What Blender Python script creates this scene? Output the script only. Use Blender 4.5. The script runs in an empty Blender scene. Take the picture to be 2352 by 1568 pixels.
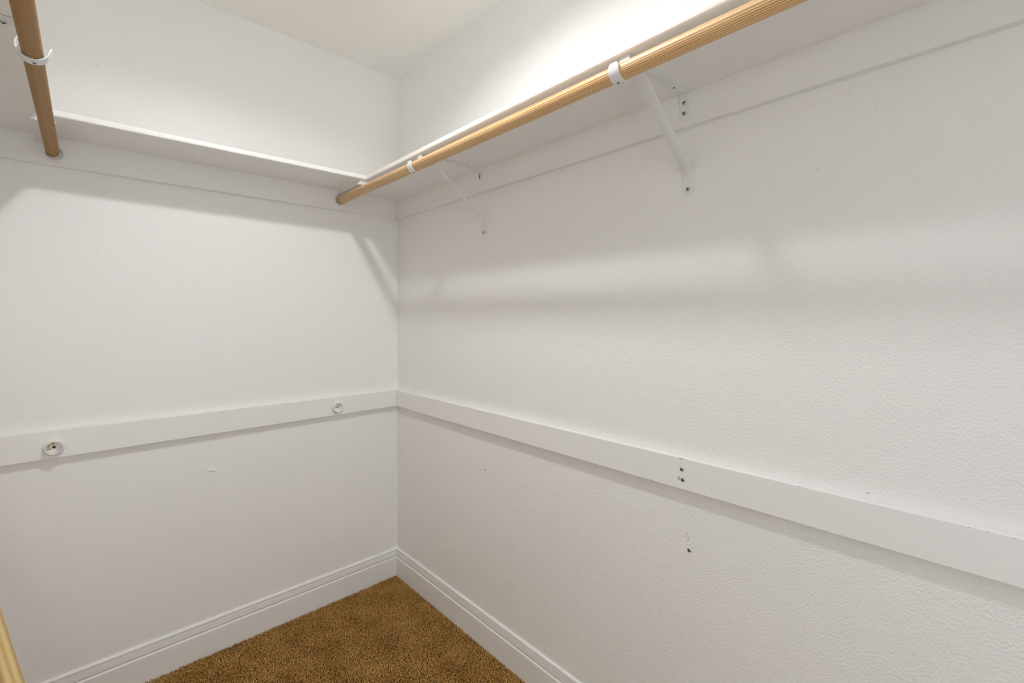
import bpy, bmesh, math, random
import numpy as np
from mathutils import Vector, Matrix

random.seed(7)
SC = bpy.context.scene
COL = SC.collection
PI = math.pi

# ------------------------------------------------------------------ camera
F_PX = 1049.5
YAW = math.atan2(1124.0, F_PX)
d = Vector((-math.cos(YAW), -math.sin(YAW), 0))
r = Vector((-math.sin(YAW), math.cos(YAW), 0))
CAM = Vector((1.1232, 2.0299, 1.2715))
cd = bpy.data.cameras.new('camera')
cam = bpy.data.objects.new('camera', cd)
COL.objects.link(cam)
cd.sensor_width = 36.0
cd.lens = F_PX / 2352.0 * 36.0
cd.shift_y = -57.0 / 2352.0
cd.clip_start = 0.02
cam.matrix_world = Matrix(((r.x, 0, -d.x, CAM.x), (r.y, 0, -d.y, CAM.y), (r.z, 1, -d.z, CAM.z), (0, 0, 0, 1)))
SC.camera = cam

# ------------------------------------------------------------------ world, light, exposure
W = bpy.data.worlds.new('world')
SC.world = W
W.use_nodes = True
W.node_tree.nodes['Background'].inputs[0].default_value = (0.86, 0.93, 1.0, 1)
W.node_tree.nodes['Background'].inputs[1].default_value = 2.7

LX, LY, LZ = 0.725, 1.13, 2.492          # the recessed ceiling lamp
ld = bpy.data.lights.new('recessed_lamp_light', 'AREA')
ld.shape = 'DISK'
ld.size = 0.125
ld.energy = 11.0
ld.color = (0.975, 0.985, 1.0)
lo = bpy.data.objects.new('recessed_lamp_light', ld)
COL.objects.link(lo)
lo.location = (LX, LY, LZ - 0.004)

SC.view_settings.view_transform = 'Standard'
SC.view_settings.look = 'None'
SC.view_settings.gamma = 1.0
SC.view_settings.use_curve_mapping = False
SC.view_settings.exposure = 0.08
SC.cycles.max_bounces = 24
SC.cycles.diffuse_bounces = 16

# ------------------------------------------------------------------ materials
def new_mat(name, color, rough=0.5, spec=0.5, metal=0.0):
    m = bpy.data.materials.new(name)
    m.use_nodes = True
    b = m.node_tree.nodes['Principled BSDF']
    b.inputs['Base Color'].default_value = (*color, 1)
    b.inputs['Roughness'].default_value = rough
    b.inputs['Specular IOR Level'].default_value = spec
    b.inputs['Metallic'].default_value = metal
    return m, m.node_tree, b

def nd(nt, typ, **kw):
    n = nt.nodes.new(typ)
    for k, v in kw.items():
        setattr(n, k, v)
    return n

def ramp(nt, stops):
    n = nt.nodes.new('ShaderNodeValToRGB')
    e = n.color_ramp.elements
    while len(e) < len(stops):
        e.new(0.5)
    for i, (p, c) in enumerate(stops):
        e[i].position = p
        e[i].color = (*c, 1)
    return n

def wall_paint(name, color, scale, dist, rough, stretch=(1, 1, 1)):
    m, nt, b = new_mat(name, color, rough, 0.5)
    tc = nd(nt, 'ShaderNodeNewGeometry')
    mp = nd(nt, 'ShaderNodeMapping')
    mp.inputs['Scale'].default_value = stretch
    nt.links.new(tc.outputs['Position'], mp.inputs['Vector'])
    n1 = nd(nt, 'ShaderNodeTexNoise')
    n1.inputs['Scale'].default_value = scale
    n1.inputs['Detail'].default_value = 1.6
    n1.inputs['Roughness'].default_value = 0.55
    n2 = nd(nt, 'ShaderNodeTexNoise')
    n2.inputs['Scale'].default_value = scale * 0.12
    n2.inputs['Detail'].default_value = 2.0
    nt.links.new(mp.outputs[0], n1.inputs['Vector'])
    nt.links.new(mp.outputs[0], n2.inputs['Vector'])
    add = nd(nt, 'ShaderNodeMath', operation='MULTIPLY_ADD')
    nt.links.new(n2.outputs['Fac'], add.inputs[0])
    add.inputs[1].default_value = 0.9
    nt.links.new(n1.outputs['Fac'], add.inputs[2])
    bp = nd(nt, 'ShaderNodeBump')
    bp.inputs['Strength'].default_value = 1.0
    bp.inputs['Distance'].default_value = dist
    nt.links.new(add.outputs[0], bp.inputs['Height'])
    nt.links.new(bp.outputs['Normal'], b.inputs['Normal'])
    return m

M = {}
WHITE = (0.880, 0.875, 0.858)
M['wall'] = wall_paint('wall_paint', WHITE, 190.0, 0.0014, 0.42)
M['wall_back'] = wall_paint('back_wall_paint', WHITE, 200.0, 0.0008, 0.40)
M['ceiling'] = wall_paint('ceiling_paint', (0.87, 0.855, 0.825), 120.0, 0.0010, 0.6)
M['board'] = wall_paint('board_paint', (0.862, 0.855, 0.838), 60.0, 0.00035, 0.36)
M['shelf'] = wall_paint('shelf_paint', (0.875, 0.868, 0.852), 130.0, 0.0006, 0.34)
M['trim'] = wall_paint('trim_paint', (0.845, 0.838, 0.818), 40.0, 0.0002, 0.34)
M['metal_paint'], _, _ = new_mat('white_powder_coat', (0.80, 0.81, 0.81), 0.35, 0.5)
M['plastic'], _, _ = new_mat('white_plastic', (0.80, 0.79, 0.765), 0.35, 0.5)
M['steel'], _, _ = new_mat('screw_steel', (0.50, 0.49, 0.47), 0.28, 0.5, 1.0)
M['slot'], _, _ = new_mat('dark_recess', (0.03, 0.028, 0.025), 0.8, 0.2)
M['smudge'], _, _ = new_mat('grey_scuff', (0.24, 0.23, 0.21), 0.8, 0.2)
M['bare'], _, _ = new_mat('bare_wood_chip', (0.45, 0.30, 0.13), 0.7, 0.2)
M['bare_pale'], _, _ = new_mat('bare_wood_pale', (0.62, 0.44, 0.18), 0.7, 0.2)
M['lens'], nt, b = new_mat('lamp_lens', (0.9, 0.9, 0.88), 0.5)
b.inputs['Emission Color'].default_value = (1, 0.97, 0.93, 1)
b.inputs['Emission Strength'].default_value = 6.0

def rod_wood(name, dark, mid, light, period, contrast_noise, rough=0.42, distort=2.0, yscale=0.05, pos=(0.12, 0.5, 0.85), spec=0.4):
    """wood grain running along local Y"""
    m, nt, b = new_mat(name, mid, rough, spec)
    tc = nd(nt, 'ShaderNodeTexCoord')
    mp = nd(nt, 'ShaderNodeMapping')
    mp.inputs['Scale'].default_value = (1, yscale, 1)
    mp.inputs['Rotation'].default_value = (0, 0.55, 0)
    nt.links.new(tc.outputs['Object'], mp.inputs['Vector'])
    wv = nd(nt, 'ShaderNodeTexWave', wave_type='BANDS', bands_direction='X', wave_profile='SIN')
    wv.inputs['Scale'].default_value = 2 * PI / (20 * period)
    wv.inputs['Distortion'].default_value = distort
    wv.inputs['Detail'].default_value = 2.0
    wv.inputs['Detail Scale'].default_value = 0.35
    nt.links.new(mp.outputs[0], wv.inputs['Vector'])
    ns = nd(nt, 'ShaderNodeTexNoise')
    ns.inputs['Scale'].default_value = 420.0
    ns.inputs['Detail'].default_value = 3.0
    mp2 = nd(nt, 'ShaderNodeMapping')
    mp2.inputs['Scale'].default_value = (1, 0.02, 1)
    nt.links.new(tc.outputs['Object'], mp2.inputs['Vector'])
    nt.links.new(mp2.outputs[0], ns.inputs['Vector'])
    mx = nd(nt, 'ShaderNodeMix', data_type='FLOAT')
    mx.inputs[0].default_value = contrast_noise
    nt.links.new(wv.outputs['Fac'], mx.inputs[2])
    nt.links.new(ns.outputs['Fac'], mx.inputs[3])
    rp = ramp(nt, [(pos[0], dark), (pos[1], mid), (pos[2], light)])
    nt.links.new(mx.outputs[0], rp.inputs['Fac'])
    nt.links.new(rp.outputs['Color'], b.inputs['Base Color'])
    bp = nd(nt, 'ShaderNodeBump')
    bp.inputs['Strength'].default_value = 0.4
    bp.inputs['Distance'].default_value = 0.0003
    nt.links.new(ns.outputs['Fac'], bp.inputs['Height'])
    nt.links.new(bp.outputs['Normal'], b.inputs['Normal'])
    return m

M['pine_rod'] = rod_wood('pine_rod_wood', (0.43, 0.21, 0.068), (0.71, 0.425, 0.18), (0.85, 0.625, 0.37), 0.0036, 0.46, distort=4.5, yscale=0.030, pos=(0.18, 0.45, 0.78))
M['brown_rod'] = rod_wood('brown_rod_wood', (0.30, 0.155, 0.040), (0.36, 0.195, 0.054), (0.42, 0.235, 0.072), 0.02, 0.75, spec=0.22, rough=0.5)
M['pale_rod'] = rod_wood('pale_rod_wood', (0.52, 0.33, 0.115), (0.66, 0.47, 0.20), (0.72, 0.55, 0.27), 0.014, 0.4)

# ------------------------------------------------------------------ helpers
def link(name, bm, mat, parent=None, smooth=False, bevel=0.0, seg=2):
    me = bpy.data.meshes.new(name)
    bmesh.ops.recalc_face_normals(bm, faces=bm.faces)
    bm.to_mesh(me)
    bm.free()
    if mat is not None:
        me.materials.append(mat)
    o = bpy.data.objects.new(name, me)
    COL.objects.link(o)
    if parent is not None:
        o.parent = parent
    if smooth:
        for p in me.polygons:
            p.use_smooth = True
        try:
            me.set_sharp_from_angle(angle=math.radians(40))
        except Exception:
            pass
    if bevel > 0:
        md = o.modifiers.new('bevel', 'BEVEL')
        md.width = bevel
        md.segments = seg
        md.limit_method = 'ANGLE'
        md.angle_limit = math.radians(40)
        md.harden_normals = False
    return o

def empty(name, loc):
    o = bpy.data.objects.new(name, None)
    COL.objects.link(o)
    o.location = loc
    o.empty_display_size = 0.05
    return o

def tag(o, label=None, cat=None, group=None, kind=None):
    if label: o['label'] = label
    if cat: o['category'] = cat
    if group: o['group'] = group
    if kind: o['kind'] = kind
    return o

def hexa(pts):
    """8 points: bottom ring 0-3, top ring 4-7"""
    bm = bmesh.new()
    v = [bm.verts.new(p) for p in pts]
    for f in ((0, 3, 2, 1), (4, 5, 6, 7), (0, 1, 5, 4), (1, 2, 6, 5), (2, 3, 7, 6), (3, 0, 4, 7)):
        bm.faces.new([v[i] for i in f])
    return bm

def box_bm(x0, x1, y0, y1, z0, z1):
    return hexa([(x0, y0, z0), (x1, y0, z0), (x1, y1, z0), (x0, y1, z0), (x0, y0, z1), (x1, y0, z1), (x1, y1, z1), (x0, y1, z1)])

def sweep_profile(prof, place, stations):
    """closed profile [(a,b)], place(a,b,s)->xyz, capped"""
    bm = bmesh.new()
    rings = [[bm.verts.new(place(a, b, s)) for a, b in prof] for s in stations]
    n = len(prof)
    for i in range(len(rings) - 1):
        for k in range(n):
            bm.faces.new((rings[i][k], rings[i][(k + 1) % n], rings[i + 1][(k + 1) % n], rings[i + 1][k]))
    bm.faces.new(rings[0])
    bm.faces.new(list(reversed(rings[-1])))
    return bm

def strap(path, w, t, place, wscale=None, crown=0.0):
    """flat strap: path of (u,z) in-plane points, width w across, thickness t; place(u, z, s)"""
    bm = bmesh.new()
    n = len(path)
    P = [Vector((p[0], p[1])) for p in path]
    rings = []
    for i in range(n):
        if i == 0: tg = (P[1] - P[0]).normalized()
        elif i == n - 1: tg = (P[-1] - P[-2]).normalized()
        else: tg = ((P[i] - P[i - 1]).normalized() + (P[i + 1] - P[i]).normalized()).normalized()
        nr = Vector((-tg.y, tg.x))
        hw = w / 2 * (wscale[i] if wscale else 1.0)
        pts = [(-hw, t / 2), (hw, t / 2), (hw, -t / 2), (-hw, -t / 2)]
        if crown:
            pts = [(-hw, t / 2 - crown), (-hw * .45, t / 2), (hw * .45, t / 2), (hw, t / 2 - crown), (hw, -t / 2 - crown), (hw * .45, -t / 2), (-hw * .45, -t / 2), (-hw, -t / 2 - crown)]
        rings.append([bm.verts.new(place(P[i].x + nr.x * h, P[i].y + nr.y * h, s)) for s, h in pts])
    m = len(rings[0])
    for i in range(n - 1):
        for k in range(m):
            bm.faces.new((rings[i][k], rings[i][(k + 1) % m], rings[i + 1][(k + 1) % m], rings[i + 1][k]))
    bm.faces.new(rings[0])
    bm.faces.new(list(reversed(rings[-1])))
    return bm

def plate(outline, t, place):
    """flat plate: outline [(a,b)], place(a,b,h) with h in 0..t"""
    bm = bmesh.new()
    lo_ = [bm.verts.new(place(a, b, 0)) for a, b in outline]
    hi_ = [bm.verts.new(place(a, b, t)) for a, b in outline]
    n = len(outline)
    bm.faces.new(lo_)
    bm.faces.new(list(reversed(hi_)))
    for k in range(n):
        bm.faces.new((lo_[k], lo_[(k + 1) % n], hi_[(k + 1) % n], hi_[k]))
    return bm

def lathe(prof, place, n=40):
    """prof [(radius, height)] -> surface of revolution; place(a,b,h)"""
    bm = bmesh.new()
    rings = []
    for rad, h in prof:
        if rad < 1e-6:
            rings.append([bm.verts.new(place(0, 0, h))])
        else:
            rings.append([bm.verts.new(place(rad * math.cos(2 * PI * k / n), rad * math.sin(2 * PI * k / n), h)) for k in range(n)])
    for A, B in zip(rings[:-1], rings[1:]):
        for k in range(n):
            k2 = (k + 1) % n
            if len(A) == 1 and len(B) == 1: continue
            if len(A) == 1: bm.faces.new((A[0], B[k], B[k2]))
            elif len(B) == 1: bm.faces.new((A[k], A[k2], B[0]))
            else: bm.faces.new((A[k], A[k2], B[k2], B[k]))
    return bm

def on_back(u, z, v0=0.0):      # a frame on the back wall: a -> x, b -> z, h -> +y
    return lambda a, b, h: (u + a, v0 + h, z + b)

def on_right(v, z, u0=0.0):     # a frame on the right wall: a -> y, b -> z, h -> +x
    return lambda a, b, h: (u0 + h, v + a, z + b)

# ------------------------------------------------------------------ room shell
UW, VW, HC = 1.49, 3.15, 2.44
def struct(name, bm, mat, bevel=0.0):
    return tag(link(name, bm, mat, bevel=bevel), kind='structure')

struct('floor', box_bm(-0.1, UW + 0.1, -0.1, VW + 0.1, -0.05, 0.0), new_mat('carpet_backing', (0.16, 0.09, 0.035), 0.95, 0.1)[0])
floor = bpy.data.objects['floor']
wall_back = struct('wall_back', box_bm(-0.1, UW + 0.1, -0.1, 0.0, 0.0, HC), M['wall_back'])
wall_right = struct('wall_right', box_bm(-0.1, 0.0, 0.0, VW, 0.0, HC), M['wall'])
struct('wall_left', box_bm(UW, UW + 0.1, 0.0, VW, 0.0, HC), M['wall'])
# front wall, behind the camera, with the doorway
bm = bmesh.new()
D0, D1, DH = 0.70, 1.40, 2.03
for (x0, x1, z0, z1) in ((-0.1, D0, 0, HC), (D1, UW + 0.1, 0, HC), (D0, D1, DH, HC)):
    t_ = box_bm(x0, x1, VW, VW + 0.1, z0, z1)
    me_ = bpy.data.meshes.new('tmp'); t_.to_mesh(me_); t_.free(); bm.from_mesh(me_); bpy.data.meshes.remove(me_)
struct('wall_front', bm, M['wall'])
# ceiling with the round hole of the recessed lamp
bm = bmesh.new()
NR = 48
HR = 0.121
inner, outer = [], []
for k in range(NR):
    a = 2 * PI * k / NR
    c, s = math.cos(a), math.sin(a)
    inner.append(bm.verts.new((LX + HR * c, LY + HR * s, HC)))
    m_ = max(abs(c), abs(s))
    outer.append(bm.verts.new((LX + 0.3 * c / m_, LY + 0.3 * s / m_, HC)))
for k in range(NR):
    bm.faces.new((inner[k], inner[(k + 1) % NR], outer[(k + 1) % NR], outer[k]))
X = [-0.1, LX - 0.3, LX + 0.3, UW + 0.1]
Y = [-0.1, LY - 0.3, LY + 0.3, VW + 0.1]
for i in range(3):
    for j in range(3):
        if i == 1 and j == 1: continue
        bm.faces.new([bm.verts.new(p) for p in ((X[i], Y[j], HC), (X[i], Y[j + 1], HC), (X[i + 1], Y[j + 1], HC), (X[i + 1], Y[j], HC))])
struct('ceiling', bm, M['ceiling'])

# baseboards: moulded profile (distance from wall, height)
BB = [(0, 0), (0.0135, 0), (0.0135, 0.0950), (0.0128, 0.0975), (0.0106, 0.1003), (0.0036, 0.1008), (0.0036, 0.1050), (0.0098, 0.1052),
      (0.0100, 0.1064), (0.0082, 0.1274), (0.0030, 0.1277), (0.0030, 0.1309), (0.0078, 0.1311), (0.0076, 0.1325), (0.0058, 0.1362), (0.0030, 0.1378), (0, 0.1382)]
struct('baseboard_back', sweep_profile(BB, lambda a, b, s: (s, a, b), [0.0, UW]), M['trim'])
struct('baseboard_right', sweep_profile(BB, lambda a, b, s: (a, s, b), [0.0, VW]), M['trim'])
struct('baseboard_left', sweep_profile(BB, lambda a, b, s: (UW - a, s, b), [0.0, VW]), M['trim'])

# carpet pile: a thick field of short twisted tufts on the floor
mt, nt, b = new_mat('carpet_pile', (0.30, 0.17, 0.06), 0.95, 0.1)
gp = nd(nt, 'ShaderNodeNewGeometry')
nz = nd(nt, 'ShaderNodeTexNoise'); nz.inputs['Scale'].default_value = 230.0; nz.inputs['Detail'].default_value = 2.0
nl = nd(nt, 'ShaderNodeTexNoise'); nl.inputs['Scale'].default_value = 9.0; nl.inputs['Detail'].default_value = 3.0
nt.links.new(gp.outputs['Position'], nz.inputs['Vector'])
nt.links.new(gp.outputs['Position'], nl.inputs['Vector'])
mx = nd(nt, 'ShaderNodeMix', data_type='FLOAT'); mx.inputs[0].default_value = 0.25
nt.links.new(nz.outputs['Fac'], mx.inputs[2]); nt.links.new(nl.outputs['Fac'], mx.inputs[3])
rp = ramp(nt, [(0.33, (0.17, 0.075, 0.016)), (0.5, (0.50, 0.275, 0.080)), (0.67, (0.78, 0.51, 0.21))])
nt.links.new(mx.outputs[0], rp.inputs['Fac']); nt.links.new(rp.outputs['Color'], b.inputs['Base Color'])
rng = np.random.default_rng(3)
def tufts(x0, x1, y0, y1, step):
    nx, ny = int((x1 - x0) / step), int((y1 - y0) / step)
    gx, gy = np.meshgrid(np.arange(nx), np.arange(ny), indexing='ij')
    n = nx * ny
    cx = x0 + (gx.ravel() + 0.5 + rng.uniform(-.45, .45, n)) * step
    cy = y0 + (gy.ravel() + 0.5 + rng.uniform(-.45, .45, n)) * step
    h = rng.uniform(0.0080, 0.0140, n)
    rad = step * rng.uniform(0.40, 0.72, n)
    az = rng.uniform(0, 2 * PI, n)
    lean = rng.uniform(0.0, 0.0070, n)
    V = np.zeros((n, 7, 3))
    for k in range(3):
        a = az + 2 * PI * k / 3
        V[:, k] = np.stack([cx + rad * .6 * np.cos(a), cy + rad * .6 * np.sin(a), np.full(n, 0.0005)], 1)
        a2 = a + 1.0
        V[:, 3 + k] = np.stack([cx + lean * .8 * np.cos(az) + rad * np.cos(a2), cy + lean * .8 * np.sin(az) + rad * np.sin(a2), h * rng.uniform(.74, .95, n)], 1)
    V[:, 6] = np.stack([cx + lean * np.cos(az), cy + lean * np.sin(az), h], 1)
    Fq = np.array([[0, 1, 4], [0, 4, 3], [1, 2, 5], [1, 5, 4], [2, 0, 3], [2, 3, 5], [3, 4, 6], [4, 5, 6], [5, 3, 6]])
    return V.reshape(-1, 3), (Fq[None] + 7 * np.arange(n)[:, None, None]).reshape(-1, 3)
va, fa = tufts(0.0135, 1.4765, 0.0135, 1.35, 0.0037)
vb, fb = tufts(0.0135, 1.4765, 1.35, 3.13, 0.011)
VV = np.concatenate([va, vb]); FF = np.concatenate([fa, fb + len(va)])
me = bpy.data.meshes.new('carpet_pile')
me.vertices.add(len(VV)); me.vertices.foreach_set('co', VV.astype(np.float32).ravel())
me.loops.add(FF.size); me.loops.foreach_set('vertex_index', FF.astype(np.int32).ravel())
me.polygons.add(len(FF)); me.polygons.foreach_set('loop_start', (np.arange(len(FF)) * 3).astype(np.int32))
me.polygons.foreach_set('loop_total', np.full(len(FF), 3, np.int32))
me.update(calc_edges=True)
me.materials.append(mt)
o = bpy.data.objects.new('carpet_pile', me); COL.objects.link(o)
tag(o, 'golden brown short pile carpet covering the closet floor', 'carpet', kind='stuff')

# recessed lamp in the ceiling (out of the frame, it lights the closet)
lamp = tag(empty('recessed_light', (0, 0, 0)), 'round white recessed ceiling lamp above the middle of the closet', 'lamp')
lp = lambda a, b, h: (LX + a, LY + b, h)
link('trim_ring', lathe([(0.120, HC + 0.001), (0.143, HC - 0.0005), (0.143, HC - 0.003), (0.136, HC - 0.005), (0.121, HC - 0.004), (0.120, HC + 0.001)], lp, 64), M['plastic'], lamp, True)
link('reflector', lathe([(0.1205, HC - 0.001), (0.100, HC + 0.022), (0.075, LZ + 0.004), (0.0635, LZ + 0.006), (0.0635, LZ + 0.03), (0.0, LZ + 0.03)], lp, 64), M['plastic'], lamp, True)
link('lens', lathe([(0.0, LZ + 0.002), (0.060, LZ + 0.002), (0.063, LZ + 0.008)], lp, 48), M['lens'], lamp, True)

# ------------------------------------------------------------------ wall boards
T = 0.019
S0, S1 = 1.8342, 1.8285           # underside of the shelves at the corner and by the left wall
def board_back(name, zb0, zt0, zb1, zt1, label):
    b_ = hexa([(0.0, 0, zb0), (UW, 0, zb1), (UW, T, zb1), (0.0, T, zb0), (0.0, 0, zt0), (UW, 0, zt1), (UW, T, zt1), (0.0, T, zt0)])
    return tag(link(name, b_, M['board'], bevel=0.0012), label, 'board', 'white boards fixed along the walls')
def board_right(name, zb0, zt0, zb1, zt1, label):
    b_ = hexa([(0, T, zb0), (T, T, zb0), (T, VW, zb1), (0, VW, zb1), (0, T, zt0), (T, T, zt0), (T, VW, zt1), (0, VW, zt1)])
    return tag(link(name, b_, M['board'], bevel=0.0012), label, 'board', 'white boards fixed along the walls')
k = UW / 1.307
ledger_back = board_back('wall_board', 0.8375, 0.915, 0.8375 - 0.0072 * k, 0.915 + 0.0028 * k, 'white board across the back wall at waist height carrying two empty rod sockets')
ledger_right = board_right('wall_board', 0.8376, 0.9153, 0.8305, 0.9112, 'long white board across the right wall at waist height with bare screws')
cleat_back = board_back('shelf_cleat', 1.745, S0 + 0.0011, 1.7415, S1 + 0.0011, 'white cleat board on the back wall tucked under the narrow back shelf')
cleat_right = board_right('shelf_cleat', 1.745, S0 + 0.0011, 1.7545, S0 + 0.0011, 'white cleat board on the right wall under the long shelf')
cleat_left = tag(link('shelf_cleat', box_bm(UW - T, UW, T, VW, 1.743, S1), M['board'], bevel=0.0012), 'white cleat board on the left wall under the left shelf', 'board', 'white boards fixed along the walls')

# ------------------------------------------------------------------ shelves (19 mm, rounded nosing)
TS = 0.0185
def nosing(rad=0.0048, n=5):
    lo3 = [(rad * math.sin(PI / 2 * i / n) - rad, -TS / 2 + rad * (1 - math.cos(PI / 2 * i / n))) for i in range(n + 1)]
    return lo3 + [(a, -b) for a, b in reversed(lo3)]
NO = nosing()
# right shelf, along the right wall
prof = [(0.0005, 0)] + [(0.2795 + dx, TS / 2 + dz) for dx, dz in NO] + [(0.0005, TS)]
def pl_right(a, b, s):
    w_ = 1.0 + (s - 0.25) * 0.012 if a > 0.1 else 1.0
    return (a * w_, s, S0 + b)
shelf_right = tag(link('wall_shelf', sweep_profile(prof, pl_right, [0.0005, 0.25, 0.9, 1.5, 2.1, VW]), M['shelf'], smooth=True), 'long white shelf along the right wall above the orange pine rod', 'shelf', 'white shelves round the closet')
# left shelf, mirror of it
prof = [(0.0005, 0)] + [(0.2795 + dx, TS / 2 + dz) for dx, dz in NO] + [(0.0005, TS)]
shelf_left = tag(link('wall_shelf', sweep_profile(prof, lambda a, b, s: (UW - a, s, S1 + b), [0.0005, 0.25, 1.3, VW]), M['shelf'], smooth=True), 'white shelf along the left wall above the brown rod', 'shelf', 'white shelves round the closet')
# back shelf, between the two
def pl_back(a, b, s):
    dep = 0.249 - (s - 0.30) * 0.0215
    return (s, (a / 0.2795) * dep if a > 0.01 else a, S0 + (S1 - S0) * s / UW + b)
shelf_back = tag(link('wall_shelf', sweep_profile(prof, pl_back, [0.2800, 0.6, 0.9, UW - 0.2795]), M['shelf'], smooth=True), 'narrow white shelf across the back wall between the two side shelves', 'shelf', 'white shelves round the closet')

for sh in (shelf_right, shelf_left, shelf_back):
    md = sh.modifiers.new('weighted_normal', 'WEIGHTED_NORMAL')
    md.keep_sharp = True
    md.weight = 80

# support blocks under the shelf joints (tapered sides)
def block(u0, u1, s_, label):
    zb, zt = s_ - 0.021, s_
    f = 0.010
    vb, vt = 0.236, 0.239
    b_ = hexa([(u0, T, zb), (u1, T, zb), (u1, vb, zb), (u0, vb, zb), (u0 + f, T, zt), (u1 - f, T, zt), (u1 - f, vt, zt), (u0 + f, vt, zt)])
    return tag(link('support_block', b_, M['board'], bevel=0.001), label, 'block', 'support blocks under the shelf joints')
block(0.2560, 0.3080, S0, 'small white support block under the joint of the back and right shelves')
block(1.1830, 1.2345, S1, 'small white support block under the joint of the back and left shelves')

# ------------------------------------------------------------------ screws
def screw(parent_or_none, place, rad=0.0042, name='screw', label=None, cat=None, tilt=0.6):
    prof = [(0.0, 0.0026), (rad * .45, 0.0024), (rad * .8, 0.0017), (rad, 0.0004), (rad, -0.0005)]
    o_ = link(name, lathe(prof, place, 20), M['steel'], parent_or_none, True)
    # cross recess
    bm_ = bmesh.new()
    for a in (tilt, tilt + PI / 2):
        c, s = math.cos(a), math.sin(a)
        w, l = rad * .13, rad * .55
        q = [(-l, -w), (l, -w), (l, w), (-l, w)]
        lo2 = [bm_.verts.new(place(x * c - y * s, x * s + y * c, 0.0022)) for x, y in q]
        hi2 = [bm_.verts.new(place(x * c - y * s, x * s + y * c, 0.0028)) for x, y in q]
        bm_.faces.new(hi2); bm_.faces.new(lo2)
        for i in range(4):
            bm_.faces.new((lo2[i], lo2[(i + 1) % 4], hi2[(i + 1) % 4], hi2[i]))
    link('cross_recess', bm_, M['slot'], o_)
    if label: tag(o_, label, cat or 'screw', 'bare screws left on the right wall')
    return o_

# ------------------------------------------------------------------ shelf and rod brackets
def arc(cx, cz, rad, a0, a1, n):
    return [(cx + rad * math.cos(a0 + (a1 - a0) * i / n), cz + rad * math.sin(a0 + (a1 - a0) * i / n)) for i in range(n + 1)]

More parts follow.
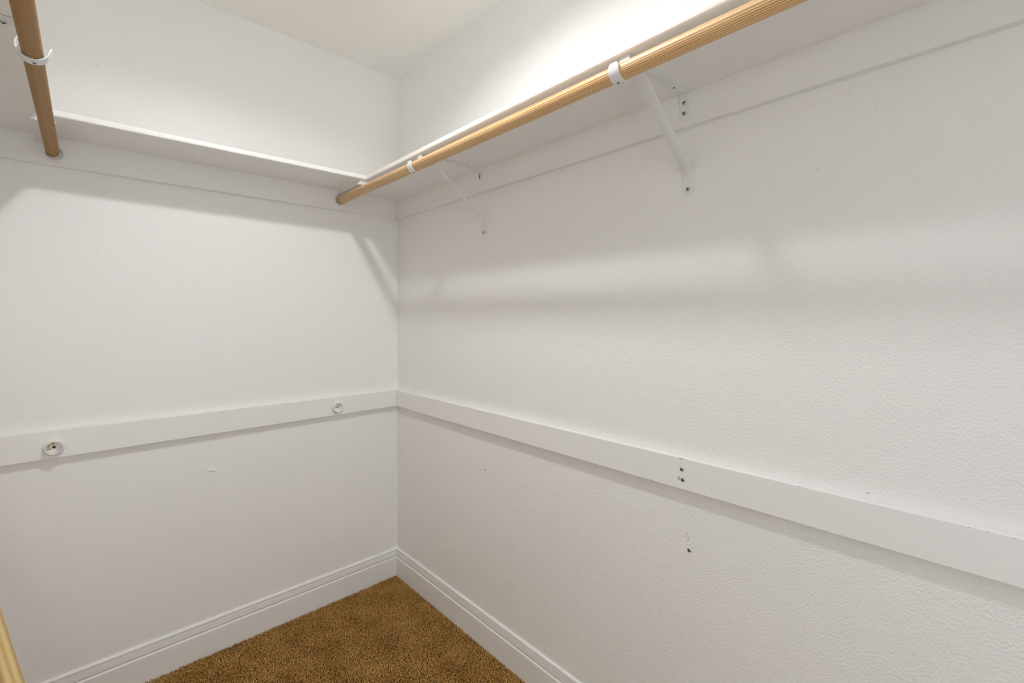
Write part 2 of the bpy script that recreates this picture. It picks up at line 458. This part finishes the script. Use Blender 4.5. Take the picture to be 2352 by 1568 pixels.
def bracket(v0, kshear, s_, mirror, rod_u, rod_z, rod_r, hook_r, label, lip_z, w=0.0255, short=False):
    """u measured from the wall the bracket hangs on"""
    root = tag(empty('shelf_bracket', (0, 0, 0)), label, 'bracket', 'white shelf and rod brackets')
    X_ = (lambda u: UW - u) if mirror else (lambda u: u)
    P3 = lambda u, z, s: (X_(u), v0 + kshear * (u - 0.02) + s, z)
    t = 0.0026
    uc = (UW - rod_u) if mirror else rod_u
    # arm: lies under the shelf, rounded tip
    hw = w / 2
    tip = 0.2785
    out = [(0.0215, -hw), (tip - 0.012, -hw)] + [(tip - 0.012 + 0.012 * math.sin(a), -hw * math.cos(a)) for a in [PI * i / 10 for i in range(1, 10)]] + [(tip - 0.012, hw), (0.0215, hw)]
    adv = 0.009 if mirror else 0.0
    link('top_arm', plate(out, t, lambda a, b, h: P3(a, s_ - 0.0006 - h, b + adv)), M['metal_paint'], root, bevel=0.0004, seg=1)
    # upper wall tab on the cleat board, curved end
    zt, zb = s_ - 0.001, (1.7960 if short else 1.7745)
    out = [(-hw, zt), (-hw, zb), (-hw * .5, zb - 0.0035), (0, zb - 0.0048), (hw * .5, zb - 0.0035), (hw, zb), (hw, zt)]
    tab = link('upper_tab', plate(out, t, lambda a, b, h: P3(T + 0.0002 + h, b, a)), M['metal_paint'], root, bevel=0.0004, seg=1)
    # keyhole slot
    zs = 1.8030 if short else 1.7985
    sl = [(0.0022 * math.cos(a), zs + (0.0045 if math.sin(a) > 0 else -0.0045) + 0.0022 * math.sin(a)) for a in [2 * PI * i / 16 for i in range(16)]]
    link('slot', plate(sl, 0.0003, lambda a, b, h: P3(T + t + h, b, a)), M['slot'] if short else M['board'], tab)
    for zz in ((1.8135,) if short else (1.8090, 1.7820)):
        screw(tab, lambda a, b, h, zz=zz: P3(T + t + 0.0004 + h, zz + b, a), 0.0054)
    # brace: from the arm down to the wall, ribbed strap, ends in the lower wall tab
    zlow = 1.6335
    path = [(0.2470, s_ - 0.0040), (0.2380, s_ - 0.0085), (0.130, 1.7390), (0.014, 1.6448), (0.0075, 1.6395), (0.0035, 1.6325), (0.0028, 1.6270)]
    link('brace', strap(path, w * (0.62 if short else 1.0), t, P3, crown=0.0030 if short else 0.0022), M['metal_paint'], root, smooth=True)
    zb = 1.5880
    out = [(-hw, 1.6290), (-hw, zb), (-hw * .5, zb - 0.0035), (0, zb - 0.0048), (hw * .5, zb - 0.0035), (hw, zb), (hw, 1.6290)]
    lt = link('lower_tab', plate(out, t, lambda a, b, h: P3(0.0006 + h, b, a)), M['metal_paint'], root, bevel=0.0004, seg=1)
    screw(lt, lambda a, b, h: P3(t + 0.001 + h, 1.5955 + b, a), 0.0054)
    # hook: hangs from the arm behind the rod, goes round under it and ends in a lip on the room side
    cz = rod_z - rod_r + hook_r
    path = [(uc - hook_r, s_ - 0.0038), (uc - hook_r, (s_ + cz) / 2)] + arc(uc, cz, hook_r + t / 2, PI, 2 * PI, 18)
    ux = uc + hook_r + t / 2
    path += [(ux, lip_z - 0.0075), (ux, lip_z - 0.0045), (ux + 0.0001, lip_z - 0.002), (ux + 0.0002, lip_z - 0.0006), (ux + 0.0003, lip_z)]
    wsc = [1.0] * (len(path) - 4) + [0.93, 0.78, 0.60, 0.40]
    path[0] = (uc - hook_r - t / 2, path[0][1]); path[1] = (uc - hook_r - t / 2, path[1][1])
    if mirror:                                  # this hook is bent open: back leg leans in, lip leans out
        rr_ = hook_r + t / 2
        a0, a1 = PI - 0.45, 2 * PI - 0.34
        bx, bz = uc + rr_ * math.cos(a0), cz + rr_ * math.sin(a0)
        ex, ez = uc + rr_ * math.cos(a1), cz + rr_ * math.sin(a1)
        q = (s_ - 0.0038 - bz) / math.cos(0.45)
        path = [(bx + q * math.sin(0.45), s_ - 0.0038), (bx + 0.4 * q * math.sin(0.45), bz + 0.4 * q * math.cos(0.45))] + arc(uc, cz, rr_, a0, a1, 18)
        path += [(ex + l * math.sin(0.34), ez + l * math.cos(0.34)) for l in (0.007, 0.013, 0.0155, 0.017, 0.0178)]
        wsc = [1.0] * (len(path) - 4) + [0.93, 0.78, 0.60, 0.40]
    hk = link('rod_hook', strap(path, w, t, P3, wsc), M['metal_paint'], root, smooth=True, bevel=0.0005, seg=1)
    # screw head under the hook
    a_ = -PI / 2 + 0.10
    n2 = (math.cos(a_), math.sin(a_))
    cu, cw = uc + (hook_r + t) * n2[0], cz + (hook_r + t) * n2[1]
    screw(hk, lambda a, b, h: P3(cu + n2[0] * h - n2[1] * b, cw + n2[1] * h + n2[0] * b, a), 0.0036)
    # hole in the arm
    link('arm_hole', lathe([(0.0, 0.0002), (0.0026, 0.0002), (0.0026, 0.0)], lambda a, b, h: P3(0.0704 + a, s_ - 0.0006 - t - h, b), 16), M['slot'], root)
    if mirror:
        screw(root, lambda a, b, h: P3(0.254 + a, s_ - 0.0006 - t - h, b - 0.001), 0.0046)
    return root

RU, RZ, RR = 0.294, 1.7885, 0.0174
LU, LZR, LR = 1.198, 1.782, 0.0155
bracket(1.4855, -0.037, S0, False, RU, RZ, RR, 0.0186, 'white metal shelf bracket on the right wall holding the pine rod nearest the camera', 1.8040)
bracket(0.6695, -0.070, S0, False, RU, RZ, RR, 0.0186, 'white metal shelf bracket on the right wall holding the pine rod nearest the corner', 1.8040, short=True)
bracket(0.7500, 0.0, S1, True, LU, LZR, LR, 0.0215, 'white metal shelf bracket holding the brown rod under the left shelf', 1.7975)

# ------------------------------------------------------------------ rod sockets
def socket(u, z, label, deep, with_rod):
    root = tag(empty('rod_socket', (u, T, z)), label, 'socket', 'round rod sockets on the back wall boards')
    pl = lambda a, b, h: (a, h, b)
    if with_rod:
        prof = [(0.0262, 0.0), (0.0262, 0.0022), (0.0250, 0.0034), (0.0225, 0.0038), (0.0218, 0.0075), (0.0208, 0.0085), (0.0192, 0.0080), (0.0190, 0.0004), (0.0, 0.0004)]
    else:
        prof = [(0.0262, 0.0), (0.0262, 0.0022), (0.0250, 0.0034), (0.0226, 0.0040), (0.0215, deep - 0.001), (0.0205, deep), (0.0190, deep), (0.0183, deep - 0.001), (0.0176, 0.0012), (0.0, 0.0010)]
    link('flange', lathe(prof, pl, 48), M['plastic'], root, True)
    return root
socket(1.1936, 1.7765, 'round white rod socket on the back cleat holding the brown rod', 0.008, True)
socket(0.2985, 1.7880, 'round white rod socket on the back cleat holding the orange pine rod', 0.008, True)
s_l = socket(1.1944, 0.8660, 'empty white rod socket near the left end of the back board, bare wood inside', 0.018, False)
s_r = socket(0.3063, 0.8700, 'empty white rod socket on the back board near the corner, clean inside', 0.012, False)
for sk, ra in ((s_l, 0.0038), (s_r, 0.0026)):
    pl = lambda a, b, h: (a, 0.0012 + h, b)
    link('screw', lathe([(0.0, 0.002), (ra * .8, 0.0016), (ra, 0.0)], pl, 16), M['slot'], sk, True)
def blob(cx, cy, rx, ry, n, seed, rot=0.0):
    rn = random.Random(seed)
    out = []
    for i in range(n):
        a = 2 * PI * i / n
        q = rn.uniform(0.65, 1.15)
        x, y = rx * q * math.cos(a), ry * q * math.sin(a)
        out.append((cx + x * math.cos(rot) - y * math.sin(rot), cy + x * math.sin(rot) + y * math.cos(rot)))
    return out
for (cx, cy, rx, ry, sd) in ((0.002, 0.0105, 0.0035, 0.0050, 1), (0.0110, -0.0045, 0.0050, 0.0036, 2), (0.0118, 0.0045, 0.0030, 0.0042, 3)):
    link('bare_wood_patch', plate(blob(cx, cy, rx, ry, 12, sd), 0.0003, lambda a, b, h: (a, 0.0012 + h, b)), M['bare_pale'], s_l)

# ------------------------------------------------------------------ rods
def rod_mesh(L, rad, n=40, dome=0.0):
    bm_ = bmesh.new()
    ys = [0.0, 0.002, L - 0.002, L]
    rs = [rad - 0.0015, rad, rad, rad - 0.0015]
    rings = [[bm_.verts.new((rr * math.cos(2 * PI * k / n), y, rr * math.sin(2 * PI * k / n))) for k in range(n)] for y, rr in zip(ys, rs)]
    for A, B in zip(rings[:-1], rings[1:]):
        for k in range(n):
            bm_.faces.new((A[k], A[(k + 1) % n], B[(k + 1) % n], B[k]))
    bm_.faces.new(rings[0]); bm_.faces.new(list(reversed(rings[-1])))
    return bm_
rod_r = tag(link('closet_rod', rod_mesh(VW - T - 0.004, RR, 48), M['pine_rod'], smooth=True), 'orange pine closet rod with dark grain under the right shelf', 'rod', 'wooden closet rods')
rod_r.location = (RU, T + 0.002, RZ)
rod_l = tag(link('closet_rod', rod_mesh(VW - T - 0.004, LR, 48), M['brown_rod'], smooth=True), 'plain brown closet rod under the left shelf at the upper left', 'rod', 'wooden closet rods')
rod_l.location = (LU, T + 0.002, LZR)
# two spare rods leaning in the left corner
def lean_rod(foot, top, rad, label, roll):
    f, t_ = Vector(foot), Vector(top)
    L = (t_ - f).length
    o_ = link('closet_rod', rod_mesh(L, rad, 40), M['pale_rod'], smooth=True)
    q = (t_ - f).to_track_quat('Y', 'Z')
    o_.rotation_mode = 'QUATERNION'
    o_.rotation_quaternion = q @ Matrix.Rotation(roll, 4, 'Y').to_quaternion()
    o_.location = f
    return tag(o_, label, 'rod', 'loose rods leaning at the left')
def ray(px, py, dep):
    return CAM + (d + r * ((px - 1176) / F_PX) - Vector((0, 0, 1)) * ((py - 727) / F_PX)) * dep
# foot on the carpet, passing behind the lower left edge of the view
RLR = 0.0174
lean_rod((1.0880, 0.9180, 0.028), (1.4725, 0.0530, 1.1850), RLR, 'pale loose wooden rod leaning at the lower left, the right one of two', 0.4)
lean_rod((1.1254, 0.8250, 0.028), (1.4725, 0.1067, 1.0585), RLR, 'pale loose wooden rod leaning at the lower left, the left one of two', 2.0)

# ------------------------------------------------------------------ loose screws left in the boards and the wall
screw(None, on_right(1.4774, 0.8855, T), 0.0055, 'wall_screw', 'bare steel screw in the right waist board, the upper of two', 'screw', 0.3)
screw(None, on_right(1.4798, 0.8596, T), 0.0055, 'wall_screw', 'bare steel screw in the right waist board, the lower of two', 'screw', 1.0)
screw(None, on_right(1.4877, 0.6776, 0.0), 0.0055, 'wall_screw', 'bare steel screw in the right wall below the waist board', 'screw', 0.8)

# chips, nail holes and scuffs (wear on the boards and walls)
def mark(name, parent, frame, outline, mat, t=0.00025):
    return link(name, plate(outline, t, frame), mat, parent)
mark('paint_chip', ledger_right, on_right(1.4774, 0.9118, T), blob(0, 0, 0.0085, 0.0018, 14, 4), M['bare_pale'])
mark('paint_chip', ledger_right, on_right(1.4695, 0.8605, T), blob(0, 0, 0.0019, 0.0062, 12, 6), M['bare'])
mark('nail_hole', ledger_right, on_right(0.6691, 0.9066, T), blob(-0.003, 0, 0.0022, 0.0034, 10, 7, 0.4), M['bare'])
mark('nail_hole', ledger_right, on_right(0.6691, 0.9066, T), blob(0.0045, 0, 0.0020, 0.0032, 10, 8, 0.7), M['bare'])
for i, (vv, zz, w_) in enumerate(((1.738, 0.9127, .004), (1.9918, 0.9118, .003), (2.014, 0.9116, .002), (2.045, 0.9115, .003), (1.505, 0.9133, .0016), (1.497, 0.9085, .0014))):
    mark('edge_nick', ledger_right, on_right(vv, zz - 0.0006, T), blob(0, 0, w_ * 0.7, 0.0004, 8, 20 + i), M['smudge'])
for i, (du, dz, a, b_) in enumerate(((-0.003, 0.011, .0022, .0010), (0.0005, 0.006, .0018, .0012), (-0.006, 0.002, .0016, .0008), (0.004, 0.001, .0022, .0009), (0.001, -0.003, .0030, .0011), (-0.002, -0.007, .0014, .0008), (0.008, -0.013, .0012, .0008), (0.006, 0.005, .0010, .0007))):
    mark('scuff', wall_right, on_right(1.4842 + du, 0.7062 + dz, 0.0), blob(0, 0, a, b_, 8, 40 + i, -0.6), M['smudge'] if i % 3 else M['bare'])
mark('scuff', wall_right, on_right(0.6722, 0.6849, 0.0), blob(0, 0, 0.0016, 0.0042, 8, 60), M['smudge'])
mark('scuff', wall_right, on_right(0.6790, 0.6845, 0.0), blob(0, 0, 0.0020, 0.0030, 8, 61), M['smudge'])
mark('scuff', wall_right, on_right(1.8521, 0.9255, 0.0), blob(0, 0, 0.0030, 0.0005, 8, 62), M['smudge'])
mark('scuff', wall_right, on_right(1.8490, 0.9256, 0.0), blob(0, 0, 0.0010, 0.0010, 8, 63), M['smudge'])
mark('scuff', wall_right, on_right(1.7667, 1.5794, 0.0), blob(0, 0, 0.0010, 0.0010, 8, 64), M['smudge'])
mark('scuff', wall_back, on_back(1.0950, 2.0977), blob(0, 0, 0.0030, 0.0008, 8, 65, 0.7), M['smudge'])
mark('nail_hole', ledger_back, on_back(0.6532, 0.9115, T), blob(0, 0, 0.0014, 0.0014, 8, 66), M['smudge'])
mark('nail_hole', cleat_back, on_back(0.2781, 1.7455, T), blob(0, 0, 0.0022, 0.0014, 8, 67), M['smudge'])
mark('corner_crack', cleat_back, on_back(0.0205, 1.7550, T), [(-0.0006, -0.010), (0.0006, -0.010), (0.0006, 0.010), (-0.0006, 0.010)], M['smudge'])
for i, (uu, zz) in enumerate(((0.3116, 0.3881), (0.8421, 0.4109), (0.5827, 0.4860))):
    mark('scuff', wall_back, on_back(uu, zz), blob(0, 0, 0.0026, 0.0007, 8, 70 + i, 1.2 * i), M['board'], 0.0012)
# lifted flap of paint on the back wall, under the waist board
fo = [(0.0195, 0.003), (0.0025, 0.0175), (-0.0020, 0.0160), (-0.0135, 0.0005), (-0.0095, -0.0065), (0.0100, -0.0030)]
def flap_pl(a, b, h):
    return (0.7744 + a, 0.0003 + h + max(0.0, (0.014 - b)) * 0.16, 0.6973 + b)
link('paint_flap', plate(fo, 0.0006, flap_pl), M['wall_back'], wall_back)
# little popped nail bump above it
link('nail_pop', lathe([(0.0, 0.0018), (0.004, 0.0015), (0.0062, 0.0)], on_back(1.0908, 1.4881), 20), M['wall_back'], wall_back, True)
